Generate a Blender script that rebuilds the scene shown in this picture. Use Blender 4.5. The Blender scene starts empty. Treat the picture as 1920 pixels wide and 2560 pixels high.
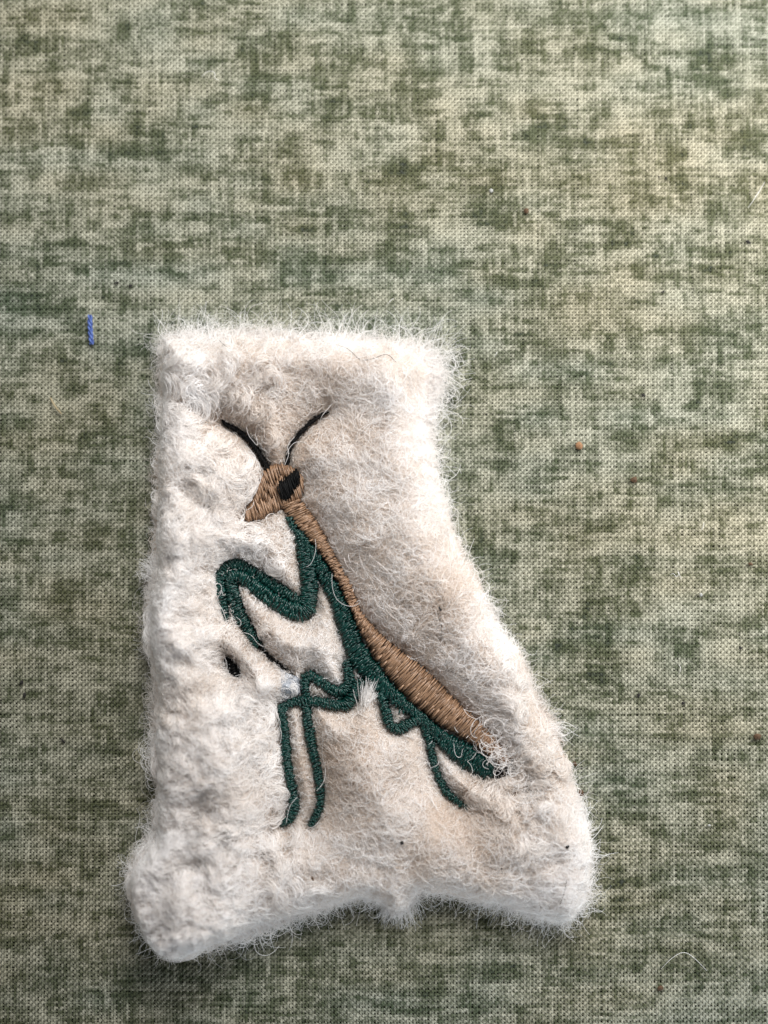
import bpy, math
import numpy as np
from mathutils import Matrix

# ------------------------------------------------------------------ camera, light, exposure
SC = bpy.context.scene
SC.unit_settings.scale_length = 0.01            # one unit is a centimetre
PXU = 240.0                                     # photo pixels per unit on the fabric
D, TILT = 14.0, math.radians(2.5)
TV = (1280 / PXU) / D
cam = bpy.data.cameras.new('camera')
cam_ob = bpy.data.objects.new('camera', cam)
SC.collection.objects.link(cam_ob)
CAM = np.array([0.0, -D * math.sin(TILT), D * math.cos(TILT)])
cam_ob.location = CAM
cam_ob.rotation_euler = (TILT, 0, 0)
cam.sensor_fit = 'VERTICAL'
cam.sensor_height = 36.0
cam.sensor_width = 27.0
cam.lens = 18.0 / TV
cam.clip_start, cam.clip_end = 0.1, 100.0
cam.dof.use_dof = True
cam.dof.focus_distance = D - 0.28
cam.dof.aperture_fstop = 0.085
SC.camera = cam_ob

W = bpy.data.worlds.new('World')
SC.world = W
W.use_nodes = True
bg = W.node_tree.nodes['Background']
bg.inputs['Color'].default_value = (0.92, 0.96, 1.0, 1)
bg.inputs['Strength'].default_value = 0.135


def area(name, loc, target, size, size_y, power, color, spread=180):
    l = bpy.data.lights.new(name, 'AREA')
    l.shape = 'RECTANGLE'
    l.size, l.size_y, l.energy, l.color = size, size_y, power, color
    l.spread = math.radians(spread)
    o = bpy.data.objects.new(name, l)
    SC.collection.objects.link(o)
    from mathutils import Vector
    o.location = loc
    o.rotation_euler = (Vector(target) - Vector(loc)).to_track_quat('-Z', 'Y').to_euler()
    return o


area('window_light', (1.5, 10.5, 11.0), (0.6, 1.0, 0), 9.0, 7.0, 3250, (1.0, 0.996, 0.99))
area('side_window_light', (9.5, 2.5, 4.6), (-1.0, 0.0, 0.3), 5.0, 5.0, 1090, (1.0, 0.992, 0.985))
area('left_fill_light', (-12.0, 1.0, 1.9), (-2.0, 0.0, 0.3), 6.0, 2.0, 170, (1.0, 0.97, 0.94))  # added low fill that lifts the fleece's dark left slope, not a window
area('low_window_light', (4.0, -12.0, 2.6), (0.0, -2.0, 0.3), 6.0, 3.0, 520, (0.84, 0.92, 1.0))

SC.view_settings.view_transform = 'Standard'
SC.view_settings.look = 'None'
SC.view_settings.exposure = 0.0
SC.view_settings.gamma = 1.0
SC.render.engine = 'CYCLES'
SC.cycles.max_bounces = 14
SC.cycles.diffuse_bounces = 10
SC.cycles.transmission_bounces = 8
SC.cycles.transparent_max_bounces = 12
SC.cycles.use_denoising = True

R = np.random.default_rng(11)

# ------------------------------------------------------------------ helpers


def at(px, py, z):
    """point of the photograph -> point of the scene on the plane at height z"""
    px, py, z = np.broadcast_arrays(np.asarray(px, float), np.asarray(py, float), np.asarray(z, float))
    dx = (px - 960) / 1280 * TV
    dy = (1280 - py) / 1280 * TV
    c, s = math.cos(TILT), math.sin(TILT)
    wy = dy * c + s
    wz = dy * s - c
    t = (z - CAM[2]) / wz
    return np.stack([CAM[0] + dx * t, CAM[1] + wy * t, z], -1)


_T = np.random.default_rng(5).random((64, 64, 8))


def noise(x, y, cx, cy=None, k=0):
    """smooth value noise 0..1 with cells of cx by cy"""
    cy = cy or cx
    u, v = np.asarray(x) / cx + k * 7.31, np.asarray(y) / cy + k * 3.77
    i, j = np.floor(u).astype(int), np.floor(v).astype(int)
    f, g = u - i, v - j
    f, g = f * f * (3 - 2 * f), g * g * (3 - 2 * g)
    T = _T[:, :, k % 8]
    a, b = T[i % 64, j % 64], T[(i + 1) % 64, j % 64]
    c, d = T[i % 64, (j + 1) % 64], T[(i + 1) % 64, (j + 1) % 64]
    return (a * (1 - f) + b * f) * (1 - g) + (c * (1 - f) + d * f) * g


def Z(ox, oy, s, pts):
    p = np.array(pts, float)
    p[:, 0] = ox + p[:, 0] / s
    p[:, 1] = oy + p[:, 1] / s
    return p


def resample(p, step, smooth=True, n=None):
    """even points along a polyline, softened at the corners (works on any columns after x, y)"""
    p = np.asarray(p, float)
    if smooth:
        for _ in range(2):
            q = np.empty((2 * len(p), p.shape[1]))
            a, b = p[:-1], p[1:]
            q = np.concatenate([p[:1], np.stack([a * .75 + b * .25, a * .25 + b * .75], 1).reshape(-1, p.shape[1]), p[-1:]])
            p = q
    d = np.r_[0, np.cumsum(np.hypot(*np.diff(p[:, :2], axis=0).T))]
    n = n or max(3, int(d[-1] / step) + 1)
    s = np.linspace(0, d[-1], n)
    return np.stack([np.interp(s, d, p[:, i]) for i in range(p.shape[1])], 1)


def inside(poly, x, y):
    x, y = np.asarray(x), np.asarray(y)
    r = np.zeros(x.shape, bool)
    px, py = poly[:, 0], poly[:, 1]
    qx, qy = np.roll(px, -1), np.roll(py, -1)
    for a, b, c, d in zip(px, py, qx, qy):
        m = (b > y) != (d > y)
        if b == d:
            continue
        r ^= m & (x < (c - a) * (y - b) / (d - b) + a)
    return r


def seg_dist(x, y, poly):
    best = np.full(x.shape, 1e9)
    for a, b in zip(poly[:-1], poly[1:]):
        e = b - a
        L = max(e @ e, 1e-9)
        t = np.clip(((x - a[0]) * e[0] + (y - a[1]) * e[1]) / L, 0, 1)
        best = np.minimum(best, np.hypot(x - a[0] - t * e[0], y - a[1] - t * e[1]))
    return best


def nodes(name):
    m = bpy.data.materials.new(name)
    m.use_nodes = True
    nt = m.node_tree
    nt.nodes.clear()
    out = nt.nodes.new('ShaderNodeOutputMaterial')
    return m, nt, out


def link_ob(name, data, mat=None, parent=None, kind=None):
    o = bpy.data.objects.new(name, data)
    SC.collection.objects.link(o)
    if mat:
        data.materials.append(mat)
    if parent:
        o.parent = parent
    if kind:
        o['kind'] = kind
    return o


def tag(o, label, cat, group=None):
    o['label'] = label
    o['category'] = cat
    if group:
        o['group'] = group
    return o


def mesh_ob(name, verts, faces, mat, parent=None, kind=None, smooth=True, attr=None):
    me = bpy.data.meshes.new(name)
    verts = np.asarray(verts, np.float32)
    faces = np.asarray(faces, np.int32)
    k = faces.shape[1]
    me.vertices.add(len(verts))
    me.vertices.foreach_set('co', verts.ravel())
    me.loops.add(faces.size)
    me.loops.foreach_set('vertex_index', faces.ravel())
    me.polygons.add(len(faces))
    me.polygons.foreach_set('loop_start', np.arange(0, faces.size, k, dtype=np.int32))
    me.update(calc_edges=True)
    me.validate()
    me.polygons.foreach_set('use_smooth', np.full(len(me.polygons), smooth))
    if attr is not None:
        a = me.attributes.new('tint', 'FLOAT', 'POINT')
        a.data.foreach_set('value', np.asarray(attr, np.float32).ravel())
    return link_ob(name, me, mat, parent, kind)


def hair_ob(name, P, rad, mat, parent=None, kind='stuff', tint=None, color=None, sizes=None):
    """P: S x K x 3 strands (or flat N x 3 with sizes)"""
    if sizes is None:
        S, K = P.shape[:2]
        sizes = [K] * S
    P = np.ascontiguousarray(P.reshape(-1, 3), np.float32)
    hc = bpy.data.hair_curves.new(name)
    hc.add_curves(list(map(int, sizes)))
    hc.points.foreach_set('position', P.ravel())
    hc.points.foreach_set('radius', np.broadcast_to(rad, P.shape[0] if np.ndim(rad) == 0 else np.shape(rad)).astype(np.float32).ravel())
    if tint is not None:
        a = hc.attributes.new('tint', 'FLOAT', 'POINT')
        a.data.foreach_set('value', np.asarray(tint, np.float32).ravel())
    if color is not None:
        a = hc.attributes.new('dye', 'FLOAT_COLOR', 'POINT')
        c = np.ones((P.shape[0], 4), np.float32)
        c[:, :3] = color
        a.data.foreach_set('color', c.ravel())
    return link_ob(name, hc, mat, parent, kind)


def tubes(P, rad, sides=5):
    """S x K x 3 paths -> vertices and quads of S closed thread tubes"""
    S, K = P.shape[:2]
    rad = np.broadcast_to(rad, (S, K))
    T = np.gradient(P, axis=1)
    T /= np.linalg.norm(T, axis=2, keepdims=True) + 1e-9
    up = np.broadcast_to(np.array([0.03, 0.02, 1.0]), T.shape)
    A = np.cross(T, up)
    A /= np.linalg.norm(A, axis=2, keepdims=True) + 1e-9
    B = np.cross(A, T)
    th = np.arange(sides) / sides * 2 * math.pi
    V = P[:, :, None] + rad[:, :, None, None] * (np.cos(th)[None, None, :, None] * A[:, :, None] + np.sin(th)[None, None, :, None] * B[:, :, None])
    idx = np.arange(S * K * sides).reshape(S, K, sides)
    a, b = idx[:, :-1], idx[:, 1:]
    F = np.stack([a, np.roll(a, -1, 2), np.roll(b, -1, 2), b], -1).reshape(-1, 4)
    return V.reshape(-1, 3), F


# ------------------------------------------------------------------ materials
def thread_material(name, dark, light, rough=0.38, spec=0.5, sheen=0.0):
    m, nt, out = nodes(name)
    b = nt.nodes.new('ShaderNodeBsdfPrincipled')
    at_ = nt.nodes.new('ShaderNodeAttribute')
    at_.attribute_name = 'tint'
    tc = nt.nodes.new('ShaderNodeTexCoord')
    nz = nt.nodes.new('ShaderNodeTexNoise')
    nz.inputs['Scale'].default_value = 90
    nz.inputs['Detail'].default_value = 3
    nt.links.new(tc.outputs['Object'], nz.inputs['Vector'])
    ad = nt.nodes.new('ShaderNodeMath')
    ad.operation = 'MULTIPLY_ADD'
    ad.inputs[1].default_value = 0.5
    nt.links.new(nz.outputs['Fac'], ad.inputs[0])
    mu = nt.nodes.new('ShaderNodeMath')
    mu.operation = 'MULTIPLY_ADD'
    mu.inputs[1].default_value = 0.6
    mu.inputs[2].default_value = 0.0
    nt.links.new(at_.outputs['Fac'], mu.inputs[0])
    nt.links.new(mu.outputs[0], ad.inputs[2])
    mx = nt.nodes.new('ShaderNodeMix')
    mx.data_type = 'RGBA'
    nt.links.new(ad.outputs[0], mx.inputs['Factor'])
    mx.inputs[6].default_value = (*dark, 1)
    mx.inputs[7].default_value = (*light, 1)
    nt.links.new(mx.outputs[2], b.inputs['Base Color'])
    b.inputs['Roughness'].default_value = rough
    b.inputs['Specular IOR Level'].default_value = spec
    b.inputs['Sheen Weight'].default_value = sheen
    bp = nt.nodes.new('ShaderNodeBump')
    bp.inputs['Strength'].default_value = 0.35
    bp.inputs['Distance'].default_value = 0.004
    nt.links.new(nz.outputs['Fac'], bp.inputs['Height'])
    nt.links.new(bp.outputs['Normal'], b.inputs['Normal'])
    nt.links.new(b.outputs[0], out.inputs[0])
    return m


M_GREEN = thread_material('green_thread', (0.0012, 0.017, 0.0145), (0.0042, 0.060, 0.048), 0.28, 0.55)
M_BROWN = thread_material('brown_thread', (0.13, 0.070, 0.038), (0.43, 0.265, 0.162), 0.34, 0.5)
M_BLACK = thread_material('black_thread', (0.002, 0.002, 0.002), (0.006, 0.006, 0.006), 0.55, 0.12)
M_BLUE = thread_material('blue_thread', (0.025, 0.045, 0.19), (0.13, 0.20, 0.48), 0.7, 0.2)


def wool_material(name, lo, hi, transl=0.5):
    m, nt, out = nodes(name)
    at_ = nt.nodes.new('ShaderNodeAttribute')
    at_.attribute_name = 'tint'
    mx = nt.nodes.new('ShaderNodeMix')
    mx.data_type = 'RGBA'
    nt.links.new(at_.outputs['Fac'], mx.inputs['Factor'])
    mx.inputs[6].default_value = (*lo, 1)
    mx.inputs[7].default_value = (*hi, 1)
    d = nt.nodes.new('ShaderNodeBsdfDiffuse')
    t = nt.nodes.new('ShaderNodeBsdfTranslucent')
    g = nt.nodes.new('ShaderNodeBsdfGlossy')
    g.inputs['Roughness'].default_value = 0.38
    g.inputs['Color'].default_value = (1, 1, 1, 1)
    nt.links.new(mx.outputs[2], d.inputs['Color'])
    nt.links.new(mx.outputs[2], t.inputs['Color'])
    s1 = nt.nodes.new('ShaderNodeMixShader')
    s1.inputs[0].default_value = transl
    nt.links.new(d.outputs[0], s1.inputs[1])
    nt.links.new(t.outputs[0], s1.inputs[2])
    s2 = nt.nodes.new('ShaderNodeMixShader')
    s2.inputs[0].default_value = 0.07
    nt.links.new(s1.outputs[0], s2.inputs[1])
    nt.links.new(g.outputs[0], s2.inputs[2])
    nt.links.new(s2.outputs[0], out.inputs[0])
    return m


M_WOOL = wool_material('wool_fibre', (0.79, 0.695, 0.605), (0.975, 0.966, 0.962))
M_FELT = wool_material('wool_felt', (0.78, 0.69, 0.60), (0.955, 0.94, 0.925), 0.15)
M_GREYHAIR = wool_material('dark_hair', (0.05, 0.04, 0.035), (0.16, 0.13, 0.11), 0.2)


def plain(name, col, rough=0.8, **kw):
    m, nt, out = nodes(name)
    b = nt.nodes.new('ShaderNodeBsdfPrincipled')
    nz = nt.nodes.new('ShaderNodeTexNoise')
    nz.inputs['Scale'].default_value = 60
    tc = nt.nodes.new('ShaderNodeTexCoord')
    nt.links.new(tc.outputs['Object'], nz.inputs['Vector'])
    mx = nt.nodes.new('ShaderNodeMix')
    mx.data_type = 'RGBA'
    mx.inputs[6].default_value = (*[c * .6 for c in col], 1)
    mx.inputs[7].default_value = (*[min(1, c * 1.4) for c in col], 1)
    nt.links.new(nz.outputs['Fac'], mx.inputs['Factor'])
    nt.links.new(mx.outputs[2], b.inputs['Base Color'])
    b.inputs['Roughness'].default_value = rough
    for k, v in kw.items():
        b.inputs[k].default_value = v
    nt.links.new(b.outputs[0], out.inputs[0])
    return m


# ------------------------------------------------------------------ printed cotton: dye map
def dye_map(x, y):
    """print density at photo pixels: positive = bare cream cotton, negative = dark green"""
    wx = x + 26 * (noise(x, y, 60, 40, 1) - .5) + 12 * (noise(x, y, 17, 13, 2) - .5)
    wy = y + 22 * (noise(x, y, 50, 70, 3) - .5) + 9 * (noise(x, y, 15, 12, 4) - .5)
    v = np.zeros_like(x)
    for ox, oy, s, L in PATCHES:
        for (cx, cy, w, h, a) in L:
            cx, cy, w, h = ox + cx / s, oy + cy / s, w / s * 1.0, h / s * 1.0
            m = (np.abs(wx - cx) < w * 1.1) & (np.abs(wy - cy) < h * 1.1)
            if m.any():
                q = np.abs((wx[m] - cx) / (w * .56)) ** 4 + np.abs((wy[m] - cy) / (h * .56)) ** 4
                v[m] += a * np.exp(-q)
    # ragged brush-like streaks of the print
    h1 = noise(x, y, 95, 15, 1) + .6 * noise(x, y, 60, 9, 2)
    v1 = noise(x, y, 15, 80, 3) + .6 * noise(x, y, 9, 50, 4)
    iso = noise(x, y, 130, 110, 5)
    fine = noise(x, y, 22, 18, 6)
    v = v * .62 + (h1 - .8) * .55 + (v1 - .8) * .55 + (iso - .5) * .25 + (fine - .5) * .5
    return v


PATCHES = [
 (0, 0, 1.728, [(210,200,50,330,-.6),(110,150,170,60,-.5),(540,120,150,150,-.7),(850,95,170,35,-.8),(480,230,200,60,-.5),(1240,170,90,160,-.7),(1180,120,120,50,-.4),(1100,300,130,250,-.7),(760,290,130,40,-.6),(900,400,400,60,-.4),(320,500,120,160,-1),(60,540,130,120,-.8),(380,430,120,110,-.5),(600,560,200,160,-.6),(600,645,260,50,-.8),(1080,480,250,80,-.7),(1400,440,140,130,-.7),(1530,250,220,30,-.8),(1060,575,200,40,-.6),(140,690,60,160,-.8),(330,770,160,70,-.8),(280,850,160,40,-.8),(870,745,80,60,-.6),(640,920,220,60,-.8),(780,930,150,30,-.8),(1040,930,300,50,-.7),(1180,840,160,60,-.7),(1400,900,160,120,-.7),(1600,770,120,30,-.8),(650,1020,300,120,-.6),(340,1040,160,40,-.6),(210,1100,70,70,-.7),(1170,1110,320,90,-.7),(1400,1140,120,40,-.5),(760,1190,100,80,-.5),(60,1260,150,140,-.9),(240,1310,200,100,-.9),(540,1310,150,80,-.6),(1420,1230,70,120,-.6),
  (390,90,100,60,.7),(400,190,260,90,.5),(650,180,220,180,.7),(820,180,130,130,.7),(70,250,130,50,.7),(50,410,90,60,.7),(240,330,60,120,.6),(430,420,70,220,.7),(820,430,80,120,.6),(980,500,120,130,.8),(1230,480,80,120,.7),(200,730,90,180,.7),(580,840,180,120,.9),(790,990,200,60,1.0),(1170,905,130,40,.9),(90,780,120,100,.5),(1500,650,200,150,.6),(1600,330,150,120,.5),(1350,690,100,100,.5),(800,880,160,50,.7),(1540,1000,180,60,.7),(1110,1050,120,60,.6),(300,1090,120,60,.5),(380,1200,250,60,.6),(950,1180,150,60,.5),(700,1260,200,60,.5),(1170,260,160,40,.6),(40,1000,150,50,.5),(1030,820,60,130,.5)]),
 (960, 0, 1.728, [(110,110,60,200,-.8),(150,330,150,200,-.9),(330,230,120,100,-.6),(130,490,130,60,-.8),(680,80,130,50,-.8),(600,170,230,80,-.7),(960,180,160,40,-.7),(960,50,120,110,-.7),(1320,180,240,60,-.7),(1460,280,200,240,-.7),(1200,270,150,50,-.6),(960,275,60,50,-.8),(1110,350,90,50,-.6),(500,400,80,80,-.6),(700,480,160,120,-.8),(660,570,180,90,-.8),(430,500,180,40,-.7),(790,600,70,40,-.8),(920,600,120,40,-.7),(930,500,100,120,-.5),(1200,480,120,100,-.6),(1380,540,160,90,-.8),(1570,590,180,110,-.8),(1270,700,90,220,-.9),(1070,720,150,30,-.7),(80,720,130,120,-1.0),(150,660,250,50,-.6),(500,800,180,60,-.9),(510,920,190,110,-1.4),(840,940,150,40,-.7),(1090,870,100,120,-.8),(1000,990,150,90,-.9),(960,1060,250,40,-.7),(130,920,200,90,-.7),(60,1050,110,200,-.7),(330,1150,180,40,-.7),(680,1100,230,90,-.7),(620,1200,250,120,-.6),(1430,880,60,180,-.7),(1570,820,50,160,-.7),(1170,1180,260,60,-.7),(1390,1165,140,30,-.9),(800,1270,300,120,-.5),(1620,120,70,150,-.7),(1450,1080,140,60,-.6),(350,345,160,30,-.6),(420,1250,200,40,-.4),
  (40,140,80,120,.8),(430,220,90,260,.8),(200,200,260,40,.6),(350,390,220,70,.7),(800,370,180,180,.6),(590,400,80,160,.6),(1060,450,180,250,.5),(1000,165,130,30,.9),(1210,90,60,130,.5),(1550,110,50,140,.6),(1330,160,150,30,.8),(1240,240,150,50,.8),(1040,260,80,80,.7),(1300,370,80,30,.7),(1450,430,150,70,.7),(1590,270,120,90,.8),(60,570,120,80,.8),(300,520,80,180,.8),(480,550,170,70,.8),(890,565,120,40,.7),(1370,660,100,130,.7),(1200,740,120,60,.6),(1540,690,250,80,.6),(1350,900,130,120,.6),(340,1000,220,80,.9),(600,1020,160,60,.9),(880,900,160,40,.7),(250,930,60,120,.6),(680,1170,80,60,.6),(940,1150,50,180,.7),(1050,1110,220,50,.6),(1130,1230,180,40,.5),(1540,1000,140,60,.6),(70,1210,140,60,.6),(1450,1290,200,100,.7),(1310,1140,160,30,.7)]),
 (1100, 780, 2.023, [(330,600,90,260,-1.1),(560,300,110,500,-.7),(290,300,150,110,-.5),(720,300,150,40,-.9),(850,130,90,110,-.6),(1040,110,180,60,-.8),(1330,90,120,110,-.8),(1150,220,80,90,-.6),(1360,350,180,70,-.8),(1400,440,200,90,-.7),(950,660,140,60,-.8),(1050,560,130,200,-.6),(1390,650,170,80,-.9),(1620,700,90,170,-.8),(500,830,160,100,-.7),(700,790,80,80,-.4),(800,950,120,50,-.7),(1410,870,140,80,-.7),(420,1120,170,30,-.8),(560,1180,60,80,-.9),(800,1110,150,50,-.6),(300,1220,250,80,-.7),(1000,1260,130,50,-.4),(540,1440,90,230,-.8),(950,1420,90,260,-.9),(790,1520,130,130,-.6),(1230,1690,130,150,-.9),(810,1660,170,180,-.7),(620,1680,100,60,-.8),(1440,1580,130,40,-.7),(1050,1350,70,100,-.6),(1620,1300,90,130,-.6),(250,770,100,70,-.7),(1180,1210,80,30,-.8),(1400,1260,250,40,-.4),(60,430,60,60,-.6),(1560,220,90,60,-.5),(480,80,160,60,-.4),
  (360,280,130,60,.8),(350,440,200,60,.7),(680,220,120,80,.7),(890,100,60,140,.7),(1070,60,150,40,.5),(1250,370,120,80,.6),(1560,300,200,60,.7),(640,600,140,130,.8),(540,700,130,50,.6),(1160,460,180,100,.5),(1330,760,200,110,.9),(1520,550,130,150,.6),(700,480,180,80,.5),(620,850,80,60,.9),(860,800,140,160,.5),(280,880,120,150,.5),(430,1060,150,50,.9),(750,1040,160,80,.5),(1220,1050,250,90,.8),(1560,1100,160,150,.6),(1380,1180,230,80,.6),(300,1140,120,40,.5),(470,1600,180,90,.8),(1180,1490,170,80,.6),(1010,1650,130,100,.7),(1520,1450,170,120,.7),(1210,1400,200,40,.5),(680,1450,120,120,.5),(100,760,120,60,.4),(1440,1660,130,110,.6)]),
 (0, 760, 2.4575, [(180,200,120,120,-.5),(230,370,250,130,-.6),(440,450,120,120,-.7),(740,430,120,100,-.6),(620,650,90,80,-.7),(250,600,180,80,-.4),(750,800,250,150,-.6),(150,1220,120,80,-.6),(370,1200,90,120,-.6),(560,1220,60,60,-.7),(140,1510,110,120,-.8),(570,1440,160,160,-.6),(720,1150,300,100,-.5),(80,1850,150,150,-.5),(450,1750,250,120,-.5),(330,1950,300,90,-.5),(440,150,150,60,-.6),(800,1550,160,200,-.4),
  (250,510,200,70,.7),(350,120,120,100,.7),(720,110,250,70,.6),(60,370,100,150,.6),(400,640,300,120,.5),(540,480,60,160,.5),(350,770,350,60,.5),(100,1060,250,70,.6),(250,1130,250,80,.4),(420,1330,300,80,.5),(330,1480,120,150,.4),(500,1600,220,80,.4),(200,1850,150,220,.4),(400,1870,200,40,.5),(60,650,100,80,.4)]),
 (0, 1600, 2.305, [(270,190,100,130,-.5),(700,330,100,180,-.6),(60,560,110,90,-.7),(470,470,60,120,-.5),(650,610,200,80,-.5),(250,940,130,120,-.6),(620,950,180,200,-.4),(200,750,200,60,-.4),(560,1340,120,100,-.5),(100,1100,200,60,-.5),(150,1260,300,60,-.4),(420,1420,180,60,-.5),(170,1650,80,50,-.5),(700,1700,150,80,-.4),(120,1950,160,80,-.5),(300,1850,120,120,-.3),(680,2000,250,150,-.4),
  (480,200,120,120,.5),(200,520,150,80,.5),(50,180,160,90,.4),(430,720,170,350,.5),(140,900,60,150,.3),(450,1600,250,130,.4),(580,1720,200,90,.5),(100,1550,120,100,.3),(250,2050,120,150,.4),(760,2080,120,120,.3)]),
 (1400, 1600, 2.304, [(200,200,150,110,-.7),(180,430,200,60,-.7),(300,520,200,80,-.4),(700,70,100,80,-.6),(620,560,220,50,-.7),(660,770,200,60,-.7),(1020,670,200,40,-.7),(900,560,60,150,-.5),(380,1010,160,60,-.7),(300,940,120,60,-.5),(580,1060,80,80,-.7),(1000,1300,220,40,-.8),(330,1350,230,80,-.7),(620,1350,250,40,-.5),(640,1450,120,50,-.6),(930,1170,150,50,-.4),(340,1600,160,90,-.6),(560,1640,200,130,-.5),(720,1850,250,130,-.5),(430,1920,80,150,-.5),(830,1720,60,160,-.3),(1100,1920,150,120,-.4),(960,400,150,60,-.4),(550,320,100,70,-.3),
  (460,80,150,120,.7),(950,80,250,130,.7),(290,390,250,80,.7),(340,600,100,150,.6),(470,500,200,60,.6),(600,700,160,100,.7),(950,740,180,120,.5),(650,1000,160,100,.6),(400,1100,160,80,.5),(680,1230,180,120,.4),(330,1250,180,60,.5),(950,1240,180,60,.5),(450,1430,120,60,.5),(830,1700,80,160,.5),(1130,1420,130,100,.4),(350,1800,120,220,.4),(560,2000,120,150,.3),(840,2030,180,60,.5),(1100,1750,150,60,.3)]),
 (300, 2260, 1.508, [(700,70,200,60,-.6),(1150,290,180,150,-.6),(400,310,150,60,-.4),(770,250,120,60,-.5),(1380,230,250,60,-.5),(950,290,150,80,-.4),(560,200,120,60,.4),(960,240,60,60,.4),(1360,180,220,50,.4),(1230,250,60,120,.4),(990,380,200,40,.4),(1500,330,100,40,.4)]),
]


def cloth_z(x, y):
    return 0.05 * (noise(x + 50, y + 50, 3.1, 2.7, 6) - .5) + 0.02 * (noise(x + 50, y + 50, 0.9, 0.8, 7) - .5)


def build_cloth():
    HX, HY = 5.6, 6.9
    n = 70
    gx, gy = np.meshgrid(np.linspace(-HX, HX, n), np.linspace(-HY, HY, n))
    V = np.stack([gx, gy, cloth_z(gx, gy) - 0.03], -1).reshape(-1, 3)
    i = np.arange(n * n).reshape(n, n)
    F = np.stack([i[:-1, :-1], i[:-1, 1:], i[1:, 1:], i[1:, :-1]], -1).reshape(-1, 4)
    sheet = mesh_ob('printed_cotton_cloth', V, F, plain('cloth_backing', (0.04, 0.045, 0.024), 0.95), kind='structure')
    sheet['label'] = 'green and cream mottled woven cotton cloth lying flat under everything'
    PX, PY = 7.75 / PXU, 7.35 / PXU
    # dye looked up from a map drawn in the plane of the cloth
    mx, my = np.arange(-460, 2390, 4.0), np.arange(-420, 2990, 4.0)
    rs = np.random.default_rng(77)
    GX, GY = np.meshgrid(mx, my)
    DM = dye_map(GX, GY)
    # short crossed brush strokes, each with a crisp edge, as printed
    ST = np.zeros_like(DM)
    for k in range(48000):
        if k % 5 < 3:
            w, h = rs.uniform(3, 15), rs.uniform(1, 3.2)
        else:
            w, h = rs.uniform(1, 3.2), rs.uniform(3, 12)
        x, y = int(rs.uniform(0, len(mx))), int(rs.uniform(0, len(my)))
        a = rs.choice([-1, 1]) * rs.uniform(.12, .5)
        b = ST[y:y + max(1, int(h)), x:x + max(1, int(w))]
        b += a
    DM += np.clip(ST, -1.4, 1.4) * 1.05
    WARM = noise(GX, GY, 330, 300, 2) * .6 + noise(GX, GY, 120, 60, 6) * .4
    WARM = WARM + .22 * np.exp(-((GX - 1600) / 330) ** 2 - ((GY - 330) / 260) ** 2) + .2 * np.exp(-((GX - 170) / 170) ** 2 - ((GY - 1650) / 420) ** 2)

    def lookup(G, x, y):
        u = np.clip((x - mx[0]) / 4, 0, len(mx) - 2)
        v = np.clip((y - my[0]) / 4, 0, len(my) - 2)
        i, j = u.astype(int), v.astype(int)
        f, g = u - i, v - j
        return (G[j, i] * (1 - f) + G[j, i + 1] * f) * (1 - g) + (G[j + 1, i] * (1 - f) + G[j + 1, i + 1] * f) * g

    def colour(x, y, per):
        px, py = 960 + x * PXU, 1280 - y * PXU
        v = lookup(DM, px, py) + per
        w = lookup(WARM, px, py)
        t = 1 / (1 + np.exp(-3.0 * (v + .05)))
        cream = np.stack([.435 + .06 * (w - .5), .425 + 0 * w, .330 - .05 * (w - .5)], -1)
        green = np.stack([.058 + .032 * (w - .5), .072 + .006 * (w - .5), .0275 - .008 * (w - .5)], -1)
        ink = np.array([.035, .042, .035])
        c = green + (cream - green) * (t ** 1.15)[..., None]
        k = np.clip((-v - .95) * .9, 0, .85)[..., None]
        return c * (1 - k) + ink * k

    for name, along, pitch, other, n_half, amp, rad in (('warp_thread', 1, PX, PY, HX, .0056, .0120), ('weft_thread', 0, PY, PX, HX if False else HY, .0045, .0116)):
        half_across = HX if along == 1 else HY
        half_along = HY if along == 1 else HX
        c = np.arange(-half_across, half_across, pitch)
        S = len(c)
        c = c + R.normal(0, pitch * .05, S)
        m = int(2 * half_along / other)
        a = (np.arange(2 * m) * .5 + .25) * other - half_along
        K = len(a)
        across = c[:, None] + (noise(a[None, :] * np.ones((S, 1)), np.arange(S)[:, None] * 3.7 + 0 * a, .5, 1.0, 3 + along) - .5) * pitch * .38
        par = (np.arange(S)[:, None] + np.arange(K)[None, :] // 2) % 2
        up = np.where((np.arange(K)[None, :] % 2) == 0, par, par) * 2.0 - 1
        if along == 0:
            up = -up
        x, y = (across, np.broadcast_to(a, (S, K))) if along == 1 else (np.broadcast_to(a, (S, K)), across)
        # sit on top where this thread crosses over; the warp leans a little at each crossing
        lean = (np.arange(K) % 2 * 2 - 1)[None, :] * pitch * .04 * (up > 0)
        if along == 1:
            x = x + lean
        z = cloth_z(x, y) + amp * up + R.normal(0, .0012, (S, K)) + (.002 if along == 1 else 0)
        slub = 1 + .30 * (noise(a[None, :] + np.arange(S)[:, None] * 1.37, np.arange(S)[:, None] * 5.1 + 0 * a, .33, 1, 5) - .5) + R.normal(0, .06, (S, K))
        rr = rad * slub * np.exp(R.normal(0, .06, (S, 1)))
        per = R.normal(0, .10, (S, 1)) + R.normal(0, .16, (S, K))
        C = colour(x, y, per)
        C = np.clip(C * (1 + R.normal(0, .05, (S, K, 1))), 0.01, .9)
        hair_ob(name, np.stack([x, y, z], -1), rr, M_COTTON, sheet, 'stuff', color=C.reshape(-1, 3))


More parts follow.
